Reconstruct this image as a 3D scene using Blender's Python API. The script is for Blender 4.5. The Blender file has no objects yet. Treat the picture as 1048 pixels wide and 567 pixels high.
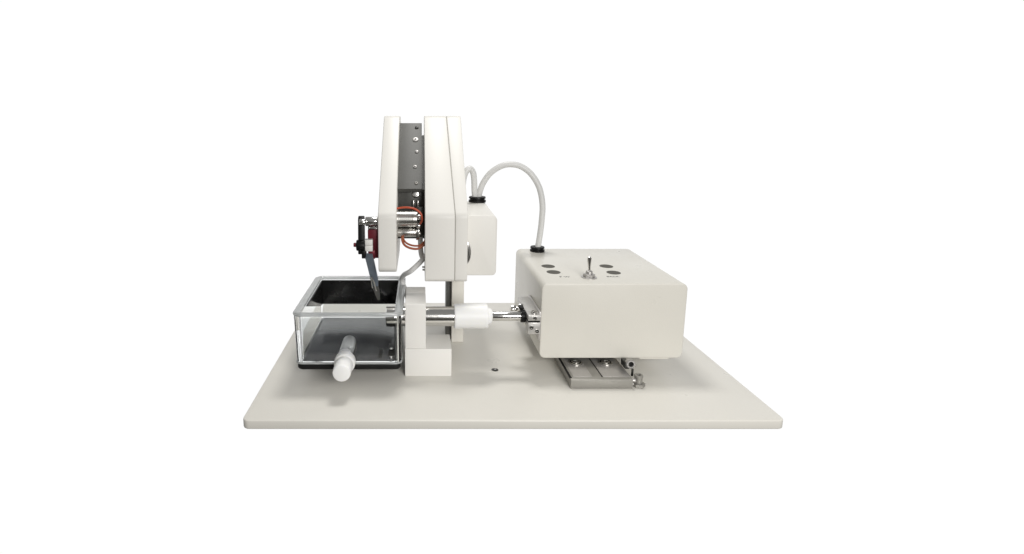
import bpy, bmesh, math, random
from mathutils import Vector, Matrix
random.seed(4)
S = 0.001                      # everything below is written in millimetres
sc = bpy.context.scene
col = sc.collection
R = math.radians

# ------------------------------------------------------------------ materials
def mat(name, base, rough=0.4, metal=0.0, bump=0.0, bscale=400, var=0.0, vscale=30, coat=0.0, sss=0.0,
        trans=0.0, ior=1.45, spec=0.5, aniso=0.0, stretch=(1, 1, 1), rvar=0.0):
    m = bpy.data.materials.new(name); m.use_nodes = True
    nt = m.node_tree; p = nt.nodes['Principled BSDF']
    p.inputs['Base Color'].default_value = (*base, 1)
    p.inputs['Roughness'].default_value = rough
    p.inputs['Metallic'].default_value = metal
    p.inputs['IOR'].default_value = ior
    p.inputs['Coat Weight'].default_value = coat
    p.inputs['Coat Roughness'].default_value = 0.15
    p.inputs['Transmission Weight'].default_value = trans
    p.inputs['Specular IOR Level'].default_value = spec
    if sss:
        p.inputs['Subsurface Weight'].default_value = sss
        p.inputs['Subsurface Radius'].default_value = (0.004, 0.004, 0.0035)
        p.inputs['Subsurface Scale'].default_value = 1.0
    tc = nt.nodes.new('ShaderNodeTexCoord')
    mp = nt.nodes.new('ShaderNodeMapping'); mp.inputs['Scale'].default_value = stretch
    nt.links.new(tc.outputs['Object'], mp.inputs['Vector'])
    if bump:
        n = nt.nodes.new('ShaderNodeTexNoise'); n.inputs['Scale'].default_value = bscale
        n.inputs['Detail'].default_value = 3
        b = nt.nodes.new('ShaderNodeBump'); b.inputs['Strength'].default_value = bump
        b.inputs['Distance'].default_value = 0.0004
        nt.links.new(mp.outputs[0], n.inputs['Vector'])
        nt.links.new(n.outputs['Fac'], b.inputs['Height']); nt.links.new(b.outputs[0], p.inputs['Normal'])
    if var:
        n = nt.nodes.new('ShaderNodeTexNoise'); n.inputs['Scale'].default_value = vscale
        n.inputs['Detail'].default_value = 4
        nt.links.new(mp.outputs[0], n.inputs['Vector'])
        mx = nt.nodes.new('ShaderNodeMix'); mx.data_type = 'RGBA'
        mx.inputs[6].default_value = (*[c * (1 - var) for c in base], 1)
        mx.inputs[7].default_value = (*[min(1, c * (1 + var)) for c in base], 1)
        nt.links.new(n.outputs['Fac'], mx.inputs[0]); nt.links.new(mx.outputs[2], p.inputs['Base Color'])
    if rvar:
        n = nt.nodes.new('ShaderNodeTexNoise'); n.inputs['Scale'].default_value = vscale * 2
        n.inputs['Detail'].default_value = 5
        nt.links.new(mp.outputs[0], n.inputs['Vector'])
        mr = nt.nodes.new('ShaderNodeMapRange')
        mr.inputs['From Min'].default_value = 0.3; mr.inputs['From Max'].default_value = 0.7
        mr.inputs['To Min'].default_value = max(0.02, rough - rvar); mr.inputs['To Max'].default_value = rough + rvar
        nt.links.new(n.outputs['Fac'], mr.inputs['Value']); nt.links.new(mr.outputs[0], p.inputs['Roughness'])
    return m

M = dict(
    ivory=mat('ivory_powder_coat', (0.725, 0.705, 0.65), 0.33, bump=0.25, bscale=900, var=0.02, vscale=14, rvar=0.06),
    beige=mat('beige_powder_coat', (0.70, 0.68, 0.62), 0.33, bump=0.25, bscale=900, var=0.02, vscale=14, rvar=0.06),
    head=mat('warm_white_enamel', (0.78, 0.765, 0.725), 0.40, bump=0.1, bscale=300, var=0.012, vscale=20, spec=0.35),
    white=mat('white_acetal', (0.80, 0.785, 0.75), 0.45, bump=0.15, bscale=600, var=0.015, vscale=25),
    nylon=mat('white_nylon', (0.88, 0.88, 0.87), 0.4, sss=0.5),
    cloudy=mat('cloudy_reflection', (0.36, 0.37, 0.38), 0.3, var=0.1),  # grey of the screw's reflection, put into the colour
    chrome=mat('polished_steel', (0.70, 0.69, 0.67), 0.17, 1.0),
    steel=mat('machined_steel', (0.60, 0.59, 0.565), 0.26, 1.0, var=0.05, vscale=60, rvar=0.03, stretch=(0.2, 1, 1)),
    alu=mat('satin_aluminium', (0.34, 0.33, 0.305), 0.45, 0.6, bump=0.3, bscale=700, var=0.08, vscale=120, stretch=(0.1, 1, 1)),
    cast=mat('bead_blasted_aluminium', (0.55, 0.54, 0.52), 0.40, 0.6, bump=0.5, bscale=900, var=0.15, vscale=250),
    alu2=mat('milled_aluminium', (0.48, 0.465, 0.45), 0.40, 0.7, var=0.08, vscale=200, stretch=(0.1, 1, 1)),
    anod=mat('dark_grey_anodised', (0.085, 0.085, 0.078), 0.5, 0.0, bump=0.2, bscale=800, var=0.12, vscale=60),
    dark=mat('dark_steel', (0.06, 0.06, 0.055), 0.4, 0.5, var=0.2, vscale=100),
    rubber=mat('black_rubber', (0.008, 0.008, 0.008), 0.4, spec=0.2, bump=0.1),
    black=mat('dark_room_black', (0.012, 0.012, 0.012), 0.16, var=0.3, vscale=40, rvar=0.08),  # stands in for the dark room behind the tray
    mat_grey=mat('dark_grey_mat', (0.065, 0.067, 0.074), 0.22, var=0.04, vscale=18, rvar=0.03),
    hole=mat('dark_vent_mesh', (0.085, 0.08, 0.065), 0.7, var=0.1),
    maroon=mat('maroon_anodised', (0.17, 0.018, 0.03), 0.35, 0.3, var=0.15, vscale=80),
    blade=mat('blue_grey_blade_steel', (0.17, 0.20, 0.24), 0.32, 0.5, var=0.15, vscale=120),
    redwire=mat('red_wire', (0.48, 0.085, 0.04), 0.4),
    brownwire=mat('brown_wire', (0.33, 0.09, 0.04), 0.4),
    cable=mat('pale_grey_cable', (0.66, 0.66, 0.65), 0.38, var=0.03, vscale=100),
    ink=mat('dark_print', (0.05, 0.05, 0.045), 0.6),
    seam=mat('seam_grey', (0.30, 0.29, 0.26), 0.6),
    clear=mat('clear_acrylic', (0.96, 0.975, 0.97), 0.02, trans=1.0, ior=1.40),
    rim=mat('frosted_acrylic_edge', (0.72, 0.74, 0.74), 0.10, trans=0.6, ior=1.4, var=0.05, vscale=60),
)

# ------------------------------------------------------------------ mesh helpers
def finish(bm, name, m, parent=None, sharp=32):
    bmesh.ops.remove_doubles(bm, verts=bm.verts, dist=1e-5)
    bmesh.ops.recalc_face_normals(bm, faces=bm.faces)
    for v in bm.verts: v.co *= S
    a = R(sharp)
    for f in bm.faces: f.smooth = True
    for e in bm.edges:
        e.smooth = not (len(e.link_faces) != 2 or e.calc_face_angle(0) > a)
    me = bpy.data.meshes.new(name); bm.to_mesh(me); bm.free()
    me.materials.append(M[m])
    o = bpy.data.objects.new(name, me); col.objects.link(o)
    if parent:
        o.parent = parent
        o.matrix_parent_inverse = Matrix.Translation(-world_loc(parent))
    return o

def world_loc(o):
    v = Vector((0, 0, 0))
    while o is not None:
        v = v + o.location; o = o.parent if o.parent is None else None if o.type == 'MESH' else o.parent
    return v

def thing(name, loc, label, cat, group=None):
    o = bpy.data.objects.new(name, None); col.objects.link(o)
    o.location = Vector(loc) * S; o.empty_display_size = 0.02
    o['label'] = label; o['category'] = cat
    if group: o['group'] = group
    return o

def merge(dst, src, T=None):
    if T is not None: bmesh.ops.transform(src, matrix=T, verts=src.verts)
    me = bpy.data.meshes.new('tmp'); src.to_mesh(me); src.free()
    dst.from_mesh(me); bpy.data.meshes.remove(me)

def box(bm, x0, x1, y0, y1, z0, z1, bev=0.0, seg=2, T=None):
    b = bmesh.new()
    bmesh.ops.create_cube(b, size=1)
    for v in b.verts:
        v.co = Vector(((x0 + x1) / 2 + v.co.x * (x1 - x0), (y0 + y1) / 2 + v.co.y * (y1 - y0), (z0 + z1) / 2 + v.co.z * (z1 - z0)))
    if bev: bmesh.ops.bevel(b, geom=b.edges[:], offset=bev, segments=seg, affect='EDGES', profile=0.5)
    merge(bm, b, T)

def rounded(pts, seg=8):
    """pts: (u, v, radius) -> rounded outline."""
    out = []; n = len(pts)
    for i in range(n):
        p = Vector(pts[i][:2]); r = pts[i][2]
        a = (Vector(pts[i - 1][:2]) - p).normalized(); b = (Vector(pts[(i + 1) % n][:2]) - p).normalized()
        if r <= 0: out.append(p); continue
        ang = a.angle(b); d = r / math.tan(ang / 2)
        c = p + (a + b).normalized() * (r / math.sin(ang / 2))
        s = p + a * d - c; e = p + b * d - c
        t0 = math.atan2(s.y, s.x); t1 = math.atan2(e.y, e.x)
        dt = (t1 - t0 + math.pi) % (2 * math.pi) - math.pi
        for k in range(seg + 1):
            t = t0 + dt * k / seg
            out.append(c + Vector((math.cos(t), math.sin(t))) * r)
    return out

def prism(bm, outline, axis, a, b, bev=0.0, seg=2):
    q = bmesh.new()
    def co(p, w):
        return {'x': Vector((w, p[0], p[1])), 'y': Vector((p[0], w, p[1])), 'z': Vector((p[0], p[1], w))}[axis]
    va = [q.verts.new(co(p, a)) for p in outline]; vb = [q.verts.new(co(p, b)) for p in outline]
    n = len(outline)
    f1 = q.faces.new(va); f2 = q.faces.new(vb)
    for i in range(n): q.faces.new((va[i], va[(i + 1) % n], vb[(i + 1) % n], vb[i]))
    bmesh.ops.recalc_face_normals(q, faces=q.faces)
    if bev:
        es = list(set(f1.edges[:] + f2.edges[:]))
        bmesh.ops.bevel(q, geom=es, offset=bev, segments=seg, affect='EDGES', profile=0.5)
    merge(bm, q)

def rect(u0, u1, v0, v1, r): return [(u0, v0, r), (u1, v0, r), (u1, v1, r), (u0, v1, r)]

def lathe(bm, p, axis, prof, n=32):
    """prof: list of (distance along axis, radius), from p."""
    q = bmesh.new(); ax = Vector(axis).normalized()
    u = ax.orthogonal().normalized(); w = ax.cross(u); p = Vector(p); rings = []
    for d, r in prof:
        if r <= 1e-6: rings.append([q.verts.new(p + ax * d)]); continue
        rings.append([q.verts.new(p + ax * d + (u * math.cos(2 * math.pi * k / n) + w * math.sin(2 * math.pi * k / n)) * r) for k in range(n)])
    for A, B in zip(rings, rings[1:]):
        for k in range(n):
            k2 = (k + 1) % n
            if len(A) == 1 and len(B) == 1: continue
            if len(A) == 1: q.faces.new((A[0], B[k], B[k2]))
            elif len(B) == 1: q.faces.new((A[k], A[k2], B[0]))
            else: q.faces.new((A[k], A[k2], B[k2], B[k]))
    bmesh.ops.recalc_face_normals(q, faces=q.faces)
    merge(bm, q)

def cyl(bm, a, b, r, bev=0.4, n=32):
    a = Vector(a); b = Vector(b); L = (b - a).length; c = min(bev, r * .4, L * .4)
    lathe(bm, a, b - a, [(0, 0), (0, r - c), (c * .3, r - c * .3), (c, r), (L - c, r), (L - c * .3, r - c * .3), (L, r - c), (L, 0)], n)

def tube(bm, pts, r, n=14, sub=8):
    P = [Vector(p) for p in pts]; Q = [2 * P[0] - P[1]] + P + [2 * P[-1] - P[-2]]; path = []
    for i in range(1, len(Q) - 2):
        p0, p1, p2, p3 = Q[i - 1:i + 3]
        for k in range(sub):
            t = k / sub
            path.append(0.5 * (2 * p1 + (p2 - p0) * t + (2 * p0 - 5 * p1 + 4 * p2 - p3) * t * t + (3 * p1 - p0 - 3 * p2 + p3) * t ** 3))
    path.append(P[-1])
    q = bmesh.new(); u = None; rings = []
    for i, p in enumerate(path):
        t = (path[min(i + 1, len(path) - 1)] - path[max(i - 1, 0)]).normalized()
        u = t.orthogonal().normalized() if u is None else (u - t * u.dot(t)).normalized()
        w = t.cross(u)
        rings.append([q.verts.new(p + (u * math.cos(2 * math.pi * k / n) + w * math.sin(2 * math.pi * k / n)) * r) for k in range(n)])
    for A, B in zip(rings, rings[1:]):
        for k in range(n): q.faces.new((A[k], A[(k + 1) % n], B[(k + 1) % n], B[k]))
    q.faces.new(rings[0]); q.faces.new(rings[-1])
    merge(bm, q)

def ring(bm, c, axis, R_, r, n=32, m=12):
    q = bmesh.new(); ax = Vector(axis).normalized(); u = ax.orthogonal().normalized(); w = ax.cross(u); c = Vector(c); g = []
    for i in range(n):
        a = 2 * math.pi * i / n; d = u * math.cos(a) + w * math.sin(a)
        g.append([q.verts.new(c + d * (R_ + r * math.cos(2 * math.pi * k / m)) + ax * r * math.sin(2 * math.pi * k / m)) for k in range(m)])
    for i in range(n):
        for k in range(m): q.faces.new((g[i][k], g[(i + 1) % n][k], g[(i + 1) % n][(k + 1) % m], g[i][(k + 1) % m]))
    merge(bm, q)

def part(name, m, parent, fn, sharp=32, label=None):
    bm = bmesh.new(); fn(bm); o = finish(bm, name, m, parent, sharp)
    if label: o['label'] = label
    return o

def socket_screw(parent, c, axis, r, h, m='chrome', name='screw'):
    """cap screw head with a recessed socket; c = seat centre, axis points out."""
    def f(bm):
        lathe(bm, c, axis, [(0, 0), (0, r), (h - .3, r), (h, r - .4), (h, r * .5), (h - min(h * .6, 1.5), r * .45), (h - min(h * .6, 1.5), 0)], 24)
    o = part(name, m, parent, f)
    def g(bm):
        d = h - min(h * .6, 1.5) + 0.05
        lathe(bm, c, axis, [(d, 0), (d, r * .42), (d + .05, r * .42), (d + .05, 0)], 6)
    part('socket', 'dark', o, g)
    return o

# ------------------------------------------------------------------ base plate
bp = thing('base_plate', (87, 165, 0), 'wide flat ivory base plate with rounded corners under the whole apparatus', 'base plate')
part('plate', 'ivory', bp, lambda bm: prism(bm, rounded(rect(-165.4, 341.4, 0, 330, 7)), 'z', -9, 0, 1.2, 3))
def f(bm): lathe(bm, (84.5, 104, 0.004), (0, 0, 1), [(0, 0), (0, 3.6), (.25, 3.9), (.5, 3.4), (.45, 2.4), (.1, 2.0), (.1, 0)], 24)
scr = part('countersunk_screw', 'dark', bp, f)
def f(bm): lathe(bm, (84.9, 104.4, 0.5), (0, 0, 1), [(0, 0), (0, 1.3), (.2, 1.3), (.2, 0)], 6)
part('screw_socket', 'steel', scr, f)

# ------------------------------------------------------------------ clear tray
tr = thing('clear_tray', (-74, 137, 18), 'clear acrylic open tray with dark floor and black base, left of the white block', 'tray')
def loop(x0, x1, y0, y1, z, r): return [Vector((p[0], p[1], z)) for p in rounded(rect(x0, x1, y0, y1, r), 6)]
def ringwall(bm, loops):
    q = bmesh.new(); L = [[q.verts.new(p) for p in l] for l in loops]; n = len(L[0])
    for A, B in zip(L, L[1:] + L[:1]):
        for k in range(n): q.faces.new((A[k], A[(k + 1) % n], B[(k + 1) % n], B[k]))
    bmesh.ops.recalc_face_normals(q, faces=q.faces); merge(bm, q)
part('tray_wall', 'clear', tr, lambda bm: ringwall(bm, [
    loop(-129, -18.4, 69.7, 205, 25.2, 7), loop(-130.6, -18.0, 69.2, 206, 75.4, 7),
    loop(-124.8, -22.4, 73.2, 202, 75.4, 4), loop(-124.0, -22.4, 73.7, 201.2, 25.2, 4)]))
part('rim', 'rim', tr, lambda bm: ringwall(bm, [
    loop(-131.4, -17.2, 68.4, 207, 75.5, 9), loop(-131.8, -16.8, 68.0, 207.4, 76.8, 9), loop(-131.4, -17.2, 68.4, 207, 78.2, 8.5), loop(-130.2, -18.4, 69.6, 205.8, 78.8, 8),
    loop(-124.8, -24.6, 72.6, 202, 78.8, 4), loop(-123.8, -25.6, 73.4, 201.2, 78.0, 4), loop(-123.8, -25.6, 73.4, 201.2, 75.5, 4)]))
part('bottom_bead', 'rim', tr, lambda bm: ringwall(bm, [
    loop(-129.6, -17.9, 69.0, 205.5, 23.2, 7), loop(-129.8, -17.7, 68.8, 205.7, 24.3, 7), loop(-129.4, -18.1, 69.2, 205.3, 25.1, 7),
    loop(-124.0, -22.6, 73.9, 201.0, 25.1, 4), loop(-124.0, -22.6, 73.9, 201.0, 23.2, 4)]))
part('black_base', 'rubber', tr, lambda bm: prism(bm, rounded(rect(-128.6, -18.8, 69.6, 204, 7)), 'z', 16.6, 23.15, 1.8, 3))
part('floor_mat', 'mat_grey', tr, lambda bm: prism(bm, rounded(rect(-122.5, -27, 75, 200, 3)), 'z', 23.2, 25.6, .5))
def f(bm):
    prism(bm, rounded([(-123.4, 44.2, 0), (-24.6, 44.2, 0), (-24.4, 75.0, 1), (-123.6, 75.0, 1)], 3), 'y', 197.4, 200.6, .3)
part('dark_view_back', 'black', tr, f)  # added sheet: the dark room as seen through the clear back wall
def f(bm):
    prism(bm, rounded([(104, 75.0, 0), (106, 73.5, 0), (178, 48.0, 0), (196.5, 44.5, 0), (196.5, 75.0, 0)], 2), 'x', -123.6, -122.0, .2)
part('dark_view_side', 'black', tr, f)  # added sheet: the same dark room as seen through the left wall
# nylon thumb screw through the front wall
def f(bm):
    lathe(bm, (-77, 68.6, 27.6), (0, -1, 0), [(0, 0), (0, 10.8), (7, 11.0), (8.4, 10.8), (9.4, 10.2), (10.2, 9.3), (28, 9.1), (29.4, 8.6), (30, 7.6), (30, 0)], 40)
ns = part('nylon_screw', 'nylon', tr, f)
part('screw_reflection', 'cloudy', ns, lambda bm: cyl(bm, (-77, 69.1, 33.5), (-77, 106, 33.5), 7.4, .8))  # the screw's reflection inside the tray, modelled as a grey stub
# reflections modelled as black slabs on the mat, plus small chrome bits
def f(bm):
    box(bm, -33.8, -27.0, 84, 116, 25.65, 27.2, .5); box(bm, -43.5, -40.0, 80, 104, 25.65, 26.4, .3)
part('black_reflection', 'rubber', tr, f)
def f(bm):
    cyl(bm, (-30.5, 98, 27.25), (-30.5, 98, 29), 2.2); cyl(bm, (-30, 79, 25.65), (-30, 79, 28), 1.6)
part('chrome_bit', 'chrome', tr, f)

# ------------------------------------------------------------------ white support block
bk = thing('support_block', (10, 109, 0), 'white stepped plastic block standing on the plate beside the clear tray', 'support block')
part('foot_block', 'white', bk, lambda bm: box(bm, -15.3, 35.1, 88.9, 129.6, 0, 31.4, .5))
part('upright_block', 'white', bk, lambda bm: (box(bm, -15.1, 7.2, 89.1, 129.4, 31.45, 82, .8, 3), box(bm, -15.1, 7.2, 129.4, 150, 40, 82, .8, 3)))

# ------------------------------------------------------------------ drive shaft
AX = (102, 63.8)   # y, z of the shaft axis
sh = thing('drive_shaft', (40, AX[0], AX[1]), 'horizontal polished steel shaft with white plastic coupler between block and control box', 'shaft')
def f(bm):
    lathe(bm, (-36, *AX), (1, 0, 0), [(0, 0), (0, 9.6), (1, 10.8), (74, 10.8), (74, 0)], 48)
part('thick_rod', 'chrome', sh, f)
def f(bm):
    lathe(bm, (38.0, *AX), (1, 0, 0), [(0, 0), (0, 12.8), (.8, 13.6), (35.4, 13.6), (36.4, 12.8), (36.4, 9.0), (40.0, 8.4), (41.2, 7.4), (41.2, 0)], 48)
part('coupler', 'nylon', sh, f)
part('thin_rod', 'chrome', sh, lambda bm: cyl(bm, (79.2, *AX), (119, *AX), 5.2))
def f(bm):
    lathe(bm, (110.6, *AX), (1, 0, 0), [(0, 0), (0, 6.4), (.5, 6.8), (4.6, 6.8), (5.1, 6.4), (5.1, 0)], 32); box(bm, 109.5, 114.6, 104, 112, 70.2, 73, .4)
part('black_collar', 'rubber', sh, f)
cl = part('shaft_clamp', 'cast', sh, lambda bm: (box(bm, 115.9, 129.3, 86, 100, 64.4, 70.2, .5), box(bm, 115.9, 129.3, 86, 100, 49.5, 62.4, .5)))
part('clamp_slit', 'rubber', cl, lambda bm: box(bm, 116.4, 128.8, 87, 99.5, 62.3, 64.5))
socket_screw(cl, (123, 93, 70.2), (0, 0, 1), 3.2, 2.6)
socket_screw(cl, (119.5, 86, 57), (0, -1, 0), 2.2, 1.4); socket_screw(cl, (125.5, 86, 53), (0, -1, 0), 2.2, 1.4)
socket_screw(cl, (123, 86, 67.4), (0, -1, 0), 2.0, 1.4)

# ------------------------------------------------------------------ control box
cb = thing('control_box', (208, 175, 16), 'large beige rounded metal control box with a toggle switch on top', 'control box')
ho = part('box_shell', 'beige', cb, lambda bm: prism(bm, rounded(rect(131.3, 287.4, 18.0, 102.6, 6.5), 8), 'y', 94.9, 255, 1.3, 3))
part('bottom_cover', 'beige', cb, lambda bm: box(bm, 242, 274, 97.5, 250, 15.8, 17.9, .4))
part('side_bracket', 'cast', cb, lambda bm: box(bm, 116.4, 131.2, 100.2, 152, 54, 69.2, .5))
part('bracket_plate', 'alu2', cb, lambda bm: box(bm, 128.8, 131.1, 92.5, 150, 40, 72, .3))
kn = part('bracket_screw', 'chrome', cb, lambda bm: (cyl(bm, (104, 128, 62.5), (110.5, 128, 62.5), 4.6, .8), cyl(bm, (110.4, 128, 62.5), (117, 128, 62.5), 2.6), cyl(bm, (112, 122, 68), (117, 122, 68), 3)))
for x, y in ((153.9, 165.2), (154.2, 139.9), (223.3, 165.2), (222.5, 137.9)):
    part('vent_hole', 'hole', cb, lambda bm: lathe(bm, (x, y, 102.61), (0, 0, 1), [(0, 0), (0, 7.9), (.12, 7.9), (.12, 0)], 40))
sw = part('toggle_switch', 'alu2', cb, lambda bm: (
    lathe(bm, (188.5, 119, 102.6), (0, 0, 1), [(0, 0), (0, 8.6), (.7, 8.6), (1.0, 7.8), (1.0, 6.0)], 32),
    lathe(bm, (188.5, 119, 103.4), (0, 0, 1), [(0, 0), (0, 6.4), (3.0, 6.4), (3.5, 5.6), (3.5, 3.2)], 6),
    lathe(bm, (188.5, 119, 106.5), (0, 0, 1), [(0, 0), (0, 3.9), (3.4, 3.5), (3.9, 2.6), (4.2, 1.5), (4.2, 0)], 24)))
def f(bm):
    lathe(bm, (188.5, 119, 110), (-0.03, 0.05, 1), [(0, 0), (0, 1.25), (6, 1.5), (13, 2.3), (15, 2.2), (16, 1.2), (16.3, 0)], 20)
part('lever', 'chrome', sw, f)
def grommet(parent, c, r, h):
    return part('grommet', 'rubber', parent, lambda bm: lathe(bm, c, (0, 0, 1), [
        (0, 0), (0, r), (h * .35, r), (h * .45, r * .86), (h * .6, r * .86), (h * .7, r * .98), (h * .95, r * .95), (h, r * .8), (h, r * .45), (h * .8, r * .4), (h * .8, 0)], 32))
grommet(cb, (156.9, 240.5, 102.6), 9.6, 6.5)
def text(s, x, y, size, parent):
    c = bpy.data.curves.new('lettering', 'FONT'); c.body = s; c.size = size * S; c.extrude = 0.05 * S
    c.align_x = 'CENTER'; c.align_y = 'CENTER'; c.materials.append(M['ink'])
    t = bpy.data.objects.new('lettering_outline', c); col.objects.link(t)
    bpy.context.view_layer.update()
    me = bpy.data.meshes.new_from_object(t.evaluated_get(bpy.context.evaluated_depsgraph_get()))
    me.transform(Matrix.Translation(Vector((x, y, 102.67)) * S)); me.name = 'lettering'
    bpy.data.objects.remove(t); bpy.data.curves.remove(c)
    o = bpy.data.objects.new('lettering', me); col.objects.link(o)
    o.parent = parent; o.matrix_parent_inverse = Matrix.Translation(-parent.location)
text('F W', 162.0, 120.5, 6.6, cb)
text('BACK', 216, 121.5, 5.4, cb)

# ------------------------------------------------------------------ slide stage
st = thing('slide_stage', (189, 150, 0), 'grey metal dovetail slide mounted on the base plate under the control box', 'slide stage')
part('rail_body', 'alu', st, lambda bm: prism(bm, rounded(rect(157.2, 221.5, 0.0, 10.2, .4), 2), 'y', 60.5, 240, .3))
part('side_groove', 'rubber', st, lambda bm: box(bm, 157.0, 159.2, 64, 239, 9.2, 10.4, .2))
for x0, x1 in ((161.2, 181), (192.2, 220.6)):
    pad = part('slide_pad', 'alu2', st, lambda bm: box(bm, x0, x1, 66.5, 238, 10.2, 10.5, .1))
part('gap_line', 'rubber', st, lambda bm: box(bm, 190.9, 191.9, 66.5, 238, 10.22, 10.4))
for x in (172.5, 205.5):
    s_ = part('cap_screw', 'steel', st, lambda bm: lathe(bm, (x, 99, 10.9), (0, 0, 1), [(-.5, 0), (-.5, 7.4), (1.0, 7.4), (1.3, 6.9), (1.3, 6.0), (.4, 5.8), (.4, 5.0), (1.9, 4.8), (2.2, 4.2), (2.2, 2.4), (.9, 2.2), (.9, 0)], 36))
    part('screw_recess', 'rubber', s_, lambda bm: (lathe(bm, (x, 99, 11.35), (0, 0, 1), [(0, 5.0), (0, 5.95), (.1, 5.95), (.1, 5.0), (0, 5.0)], 36), lathe(bm, (x, 99, 11.85), (0, 0, 1), [(0, 0), (0, 2.15), (.1, 2.15), (.1, 0)], 6)))
part('carriage', 'dark', st, lambda bm: box(bm, 163, 219, 108, 232, 12.0, 15.5, .3))
lr = part('lock_ring', 'alu2', st, lambda bm: lathe(bm, (225.4, 84, 18.0), (0, -1, 0.12), [(0, 0), (0, 4.2), (1, 5.0), (5.2, 5.0), (6.0, 4.3), (6.0, 2.9), (2, 2.6), (2, 0)], 28))
part('ring_socket', 'rubber', lr, lambda bm: lathe(bm, (225.4, 81.95, 18.22), (0, -1, 0.12), [(0, 0), (0, 2.55), (2.2, 2.6), (2.2, 0)], 28))
part('lock_arm', 'dark', st, lambda bm: (box(bm, 219.5, 224.5, 79, 92, 13, 20, .5), cyl(bm, (226.4, 76, 6.8), (226.4, 76, 15), 1.2)))
bo = part('lock_bolt', 'alu', st, lambda bm: (
    lathe(bm, (230.0, 67, 0), (0, 0, 1), [(0, 0), (0, 6.3), (.6, 6.8), (3.4, 6.8), (3.8, 6.2), (3.8, 0)], 6),
    lathe(bm, (229.6, 67, 3.8), (0, 0, 1), [(0, 0), (0, 4.0), (5.6, 4.0), (6.4, 4.6), (8.2, 4.6), (8.8, 4.0), (8.8, 2.4), (7.4, 2.2), (7.4, 0)], 28)))
part('bolt_socket', 'rubber', bo, lambda bm: cyl(bm, (229.6, 67, 11.22), (229.6, 67, 11.5), 2.1, .05))
part('end_screw', 'alu2', st, lambda bm: (cyl(bm, (221.6, 64.5, 7.6), (225.6, 64.5, 7.6), 2.2), cyl(bm, (221.6, 66.5, 2.6), (224.6, 66.5, 2.6), 1.8)))

# ------------------------------------------------------------------ cutting head
hd = thing('cutting_head', (40, 195, 0), 'tall white leaning cutting head on a post, two side plates around a dark spine', 'cutting head')
prof_c = rounded([(120, 107, 7), (120, 172.5, 9), (247, 279.6, 16), (300, 279.6, 16), (300, 107, 95)], 10)
prof_h = rounded([(120, 96.4, 5), (120, 172.5, 9), (247, 279.6, 16), (300, 279.6, 16), (300, 96.4, 90)], 10)
def shear(o, plane_side, x_at):
    pass
part('side_plate', 'head', hd, lambda bm: prism(bm, prof_c, 'x', -45.2, -25.0, 1.3, 3))
def housing(x0, x1, left):
    def f(bm):
        prism(bm, prof_h, 'x', x0, x1, 1.0, 3)
        for v in bm.verts:      # the joint leans: nearer the left edge at the top
            t = min(1, max(0, (v.co.z - 170) / 109.0)); e = -4.6 * t
            if (left and v.co.x > (x0 + x1) / 2) or (not left and v.co.x < (x0 + x1) / 2): v.co.x += e
    return f
part('housing_half', 'head', hd, housing(6.4, 39.2, True))
part('housing_cover', 'head', hd, housing(39.7, 53.4, False))
prof_s = rounded([(120.6, 97.2, 5), (120.6, 172.2, 9), (247.2, 278.6, 16), (299, 278.6, 16), (299, 97.2, 90)], 10)
def f(bm):
    prism(bm, prof_s, 'x', 38.4, 40.5, 0)
    for v in bm.verts: v.co.x += -4.6 * min(1, max(0, (v.co.z - 170) / 109.0))
part('seam', 'seam', hd, f)
# leaning spine bar, front face runs from (250, 270.4) down to (160, 195.5)
ang = math.atan2(0.832, 1.0)
def lean(c, t0, t1, off0, off1):
    """outline in (y, z) of a bar lying along the leaning front, t along, off = depth behind it"""
    d = Vector((-math.cos(ang), -math.sin(ang))); n = Vector((math.sin(ang), -math.cos(ang)))
    o = Vector((250, 270.4))
    return [(*(o + d * t0 + n * off0), 0), (*(o + d * t1 + n * off0), 0), (*(o + d * t1 + n * off1), 0), (*(o + d * t0 + n * off1), 0)]
sp = part('spine', 'anod', hd, lambda bm: prism(bm, rounded(lean(None, 0, 116, 0, 5)), 'x', -26.0, 3.4, .5))
part('spine_edge', 'anod', hd, lambda bm: prism(bm, rounded(lean(None, 22, 116, 1.2, 6)), 'x', 3.5, 6.3, .4))
nrm = Vector((0, -math.sin(ang), math.cos(ang)))
def spt(x, t, off=0.0):
    d = Vector((0, -math.cos(ang), -math.sin(ang)))
    return Vector((x, 250, 270.4)) + d * t + nrm * off
for x, t, m_, r in ((-3.2, 9, 'dark', 2.4), (-4.6, 32, 'alu2', 3.6), (-3.0, 54, 'alu2', 2.3), (-5.0, 80, 'alu2', 2.5), (-3.4, 107, 'alu', 2.1)):
    s_ = part('spine_screw', m_, hd, lambda bm: lathe(bm, spt(x, t), nrm, [(0, 0), (0, r), (.8, r), (1.2, r * .7), (1.2, r * .45), (.3, r * .4), (.3, 0)], 24))
    part('socket', 'rubber', s_, lambda bm: lathe(bm, spt(x - .4, t, .5), nrm, [(0, 0), (0, r * .4), (.8, r * .4), (.8, 0)], 6))
part('rear_plate', 'dark', hd, lambda bm: box(bm, -25.0, 6.3, 172, 184, 140, 200, .5))
part('rear_screw', 'chrome', hd, lambda bm: lathe(bm, (-3.8, 172, 188.5), (0, -1, .2), [(0, 0), (0, 4.4), (2.4, 4.3), (3.4, 3.2), (3.6, 0)], 24))
part('terminal_post', 'chrome', hd, lambda bm: (cyl(bm, (-6.5, 166, 170), (-6.5, 166, 182), 1.0), cyl(bm, (-1.2, 166, 170), (-1.2, 166, 182), 1.0)))
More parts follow.
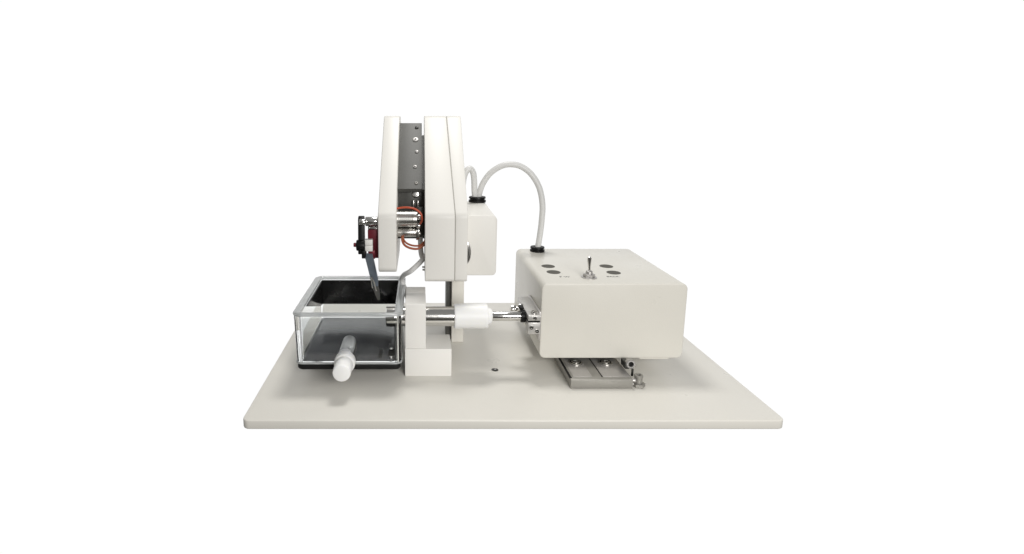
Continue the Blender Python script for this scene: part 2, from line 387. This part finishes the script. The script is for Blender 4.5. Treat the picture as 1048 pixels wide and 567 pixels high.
# motor between the plates
mo = part('motor', 'steel', hd, lambda bm: lathe(bm, (-25.0, 150, 162.5), (1, 0, 0), [(0, 0), (0, 9.6), (17.5, 9.6), (18, 9.0), (18.4, 9.0), (18.4, 9.6), (22.4, 9.4), (23, 8.2), (23, 0)], 40))
part('gearbox_rod', 'steel', hd, lambda bm: cyl(bm, (-24.9, 147, 147.6), (-3.5, 147, 147.6), 5.0, .6))
part('motor_terminal', 'chrome', mo, lambda bm: (cyl(bm, (-2.6, 143, 166), (2.0, 143, 166), 3.0), cyl(bm, (-3.2, 145, 156), (1.4, 145, 156), 3.6), cyl(bm, (-1.8, 145, 147), (1.8, 145, 147), 2.2), box(bm, -3.6, .5, 145, 152, 139, 151, .5)))
part('motor_bracket', 'dark', hd, lambda bm: (box(bm, -24.9, 6.2, 158, 172, 138.0, 157, .5), box(bm, -3.4, 4.4, 153, 157.5, 141, 176, .4)))
part('red_wire', 'redwire', hd, lambda bm: tube(bm, [(-27, 137, 176.8), (-16, 134, 178.8), (-6, 132, 177.8), (1.2, 131, 173), (3.2, 131, 166), (1.4, 136, 160)], 1.15))
part('brown_wire', 'brownwire', hd, lambda bm: (
    tube(bm, [(-18.6, 150, 146), (-19.4, 140, 141), (-16.5, 134, 136), (-10, 132, 132.8), (-2, 132, 132), (4, 133, 135), (8, 136, 138)], 1.3),
    tube(bm, [(-17.6, 150, 146), (-18.2, 142, 142), (-15, 137, 138), (-8, 135, 135.2), (0, 135, 135), (5, 135, 138.6), (8, 138, 142)], 1.1)))
part('white_lead', 'cable', hd, lambda bm: tube(bm, [(1.2, 160, 150), (1.4, 158, 136), (2.0, 155, 124), (3.6, 150, 118), (7.2, 147, 116)], 3.0))
# swing arm and blade, on the outside of the left plate
part('pivot_shaft', 'chrome', hd, lambda bm: (cyl(bm, (-60.5, 140, 161.8), (-45.3, 140, 161.8), 5.4, .6), cyl(bm, (-58, 143, 153.5), (-45.3, 143, 153.5), 3.0, .4)))
ar = part('swing_arm', 'rubber', hd, lambda bm: (prism(bm, rounded([(130, 126, 3), (148, 122, 3), (147, 168, 6), (135, 168, 6)]), 'x', -68.6, -62.0, .6),))
part('arm_screw', 'chrome', ar, lambda bm: cyl(bm, (-66.8, 132, 162.5), (-60.4, 132, 162.5), 3.6, .8))
part('arm_knob', 'rubber', ar, lambda bm: (cyl(bm, (-70.2, 130, 136.5), (-60.4, 130, 136.5), 6.2, .8, 12), box(bm, -64.5, -60, 128, 142, 121.5, 131, .8)))
part('knob_tip', 'maroon', ar, lambda bm: cyl(bm, (-73.4, 130, 137), (-70.3, 130, 137), 2.4, .6))
part('blade_block', 'maroon', hd, lambda bm: (box(bm, -58.2, -45.4, 138, 160, 119.5, 152.5, .8), box(bm, -57.4, -50.0, 135, 137.9, 119.5, 129, .4)))
part('clamp_nut', 'white', hd, lambda bm: (box(bm, -60.8, -52.2, 130, 137.8, 136.4, 142.6, .5), box(bm, -60.8, -52.2, 130, 137.8, 129.4, 136.1, .5)), label='pale square two-piece nut on the maroon block')
def blade(bm):
    q = bmesh.new()
    secs = [(-62.4, -52.9, 126, 134), (-58.8, -49.6, 108, 138), (-56.4, -47.4, 94, 142), (-54.6, -47.6, 85, 143)]
    L = []
    for x0, x1, z, y in secs:
        L.append([q.verts.new(c) for c in ((x0, y, z), (x1, y - 1, z), (x1, y + 2.2, z), (x0, y + 2.2, z))])
    for A, B in zip(L, L[1:]):
        for k in range(4): q.faces.new((A[k], A[(k + 1) % 4], B[(k + 1) % 4], B[k]))
    q.faces.new(L[0]); q.faces.new(L[-1]); merge(bm, q)
bl = part('blade_holder', 'blade', hd, blade)
part('blade_glint', 'chrome', bl, lambda bm: (tube(bm, [(-55.0, 139.2, 97), (-52.4, 140.0, 91), (-50.6, 141.2, 84), (-49.8, 142, 79.5)], 1.1), tube(bm, [(-55.6, 139.6, 95), (-54.6, 140.8, 88), (-54.0, 141.8, 83)], .8)))  # bright strips added as the glint at the blade's end
def reflected_tip(bm):
    q = bmesh.new(); L = []
    for x0, x1, z, y in ((-53.6, -47.6, 85.5, 143), (-53.0, -46.4, 80, 144), (-50.8, -45.8, 72, 146), (-48.6, -46.0, 66.5, 147)):
        L.append([q.verts.new(c) for c in ((x0, y, z), (x1, y, z), (x1, y + .8, z), (x0, y + .8, z))])
    for A, B in zip(L, L[1:]):
        for k in range(4): q.faces.new((A[k], A[(k + 1) % 4], B[(k + 1) % 4], B[k]))
    q.faces.new(L[0]); q.faces.new(L[-1]); merge(bm, q)
part('blade_reflection', 'anod', hd, reflected_tip)  # the blade's reflection below its end, built as a dark sliver
part('housing_screw', 'steel', hd, lambda bm: (cyl(bm, (3.4, 140, 108.6), (6.5, 140, 108.6), 1.1), cyl(bm, (3.6, 140, 105.4), (6.5, 140, 105.4), 1.1)))
# post carrying the head
po = part('post', 'ivory', hd, lambda bm: box(bm, 40.4, 55.4, 181.4, 226, 0.02, 112, .8))
part('guide_strip', 'anod', hd, lambda bm: box(bm, 34.0, 40.3, 190, 220, 0.02, 112, .4))
# motor box on the right of the housing
jb = part('motor_box', 'head', hd, lambda bm: prism(bm, rounded([(53.6, 95.5, 0), (89.8, 95.5, 5), (89.8, 166.6, 6), (53.6, 166.6, 0)], 8), 'y', 150, 262, 1.5, 3))
grommet(jb, (77.5, 255, 166.6), 11.5, 7.5)
def oval(bm):
    lathe(bm, (0, 0, 0), (0, -1, 0), [(0, 0), (0, 1), (1.6, 1), (2.2, .8), (2.2, .55), (1.0, .5), (1.0, 0)], 32)
    for v in bm.verts: v.co = Vector((54.2 + v.co.x * 5.6, 149.9 + v.co.y, 123.1 + v.co.z * 13.4))
ov = part('connector_ring', 'steel', jb, oval)
part('connector_core', 'dark', jb, lambda bm: box(bm, 53.5, 57.6, 148.4, 149.8, 117.5, 128.5, .3))

# ------------------------------------------------------------------ cables
def cable(label, pts, r, name='cable'):
    bm = bmesh.new(); tube(bm, pts, r, 18, 10); o = finish(bm, name, 'cable', None, 60)
    o['label'] = label; o['category'] = 'cable'; o['group'] = 'pale grey cables'
cable('large pale grey cable arching from the cutting head down to the control box',
      [(79.0, 255, 168), (80.0, 254, 178), (84.2, 251, 192), (93.0, 248, 205.5), (105.5, 246, 214.5), (118.0, 245, 217.5), (132.5, 244, 214.8), (146.2, 243, 204.5), (156.8, 242, 187), (161.6, 241.5, 165), (161.2, 241, 142), (159.3, 240.6, 122), (157.0, 240.5, 104)], 3.9)
cable('short pale grey cable looping from the black grommet behind the white housing',
      [(75.0, 255, 168), (73.4, 254, 182), (72.8, 253, 195), (71.0, 251, 206), (66.8, 249, 211.5), (61.8, 248, 208.5), (58.6, 248, 200), (57.6, 250, 190)], 4.0)
cable('thin pale grey cable hanging from the white housing down beside the clear tray',
      [(8.0, 146, 121), (0.5, 142, 113), (-10.0, 144, 102.6), (-18.0, 158, 94.0), (-21.0, 170, 84), (-16.4, 170, 70), (-12, 166, 50), (-11, 164, 20), (-11, 164, 3.6)], 2.9)

# ------------------------------------------------------------------ light
w = bpy.data.worlds.new('World'); sc.world = w; w.use_nodes = True
nt = w.node_tree; bg = nt.nodes['Background']
tc = nt.nodes.new('ShaderNodeTexCoord'); sep = nt.nodes.new('ShaderNodeSeparateXYZ')
nt.links.new(tc.outputs['Generated'], sep.inputs[0])
mr = nt.nodes.new('ShaderNodeMapRange'); mr.interpolation_type = 'SMOOTHSTEP'
mr.inputs['From Min'].default_value = 0.30; mr.inputs['From Max'].default_value = 0.46
nt.links.new(sep.outputs['Y'], mr.inputs['Value'])
up = nt.nodes.new('ShaderNodeMapRange'); up.interpolation_type = 'SMOOTHSTEP'
up.inputs['From Min'].default_value = -0.2; up.inputs['From Max'].default_value = 0.5
nt.links.new(sep.outputs['Z'], up.inputs['Value'])
room = nt.nodes.new('ShaderNodeMix'); room.data_type = 'RGBA'
room.inputs[6].default_value = (0.06, 0.057, 0.05, 1); room.inputs[7].default_value = (0.26, 0.26, 0.255, 1)
nt.links.new(up.outputs[0], room.inputs[0])
mix = nt.nodes.new('ShaderNodeMix'); mix.data_type = 'RGBA'
mix.inputs[7].default_value = (1.02, 1.02, 1.02, 1)
lo = nt.nodes.new('ShaderNodeMapRange'); lo.interpolation_type = 'SMOOTHSTEP'      # the white sweep ends above, the dim room begins
lo.inputs['From Min'].default_value = 0.42; lo.inputs['From Max'].default_value = 0.60
lo.inputs['To Min'].default_value = 1; lo.inputs['To Max'].default_value = 0
nt.links.new(sep.outputs['Z'], lo.inputs['Value'])
mu = nt.nodes.new('ShaderNodeMath'); mu.operation = 'MULTIPLY'
nt.links.new(mr.outputs[0], mu.inputs[0]); nt.links.new(lo.outputs[0], mu.inputs[1])
nt.links.new(mu.outputs[0], mix.inputs[0]); nt.links.new(room.outputs[2], mix.inputs[6])
nt.links.new(mix.outputs[2], bg.inputs['Color']); bg.inputs['Strength'].default_value = 1.0

def area(name, loc, target, sx, sy, power, color):
    l = bpy.data.lights.new(name, 'AREA'); l.shape = 'RECTANGLE'; l.size = sx * S; l.size_y = sy * S
    l.energy = power; l.color = color
    o = bpy.data.objects.new(name, l); col.objects.link(o); o.location = Vector(loc) * S
    o.rotation_euler = (Vector(target) - Vector(loc)).to_track_quat('-Z', 'Y').to_euler()
area('overhead_softbox', (60, 440, 1080), (80, 150, 0), 260, 180, 5.3, (1, .985, .96))
area('front_softbox', (380, -950, 430), (100, 130, 100), 500, 420, 10.4, (1, .985, .965))

# ------------------------------------------------------------------ camera
cam = bpy.data.cameras.new('camera'); co = bpy.data.objects.new('camera', cam); col.objects.link(co)
co.location = Vector((0, -467.24, 276.59)) * S
co.rotation_euler = (R(90 - 10), 0, 0)
cam.sensor_width = 36; cam.sensor_fit = 'HORIZONTAL'; cam.lens = 560 / 1048 * 36
cam.shift_x = (524 - 429) / 1048; cam.shift_y = -(283.5 - 219.74) / 1048
cam.clip_start = 0.01; cam.clip_end = 50
sc.camera = co
sc.view_settings.view_transform = 'Standard'; sc.view_settings.look = 'None'
sc.view_settings.exposure = 0; sc.view_settings.gamma = 1
sc.render.engine = 'CYCLES'
sc.cycles.max_bounces = 14; sc.cycles.transmission_bounces = 12; sc.cycles.transparent_max_bounces = 12
sc.cycles.use_denoising = True
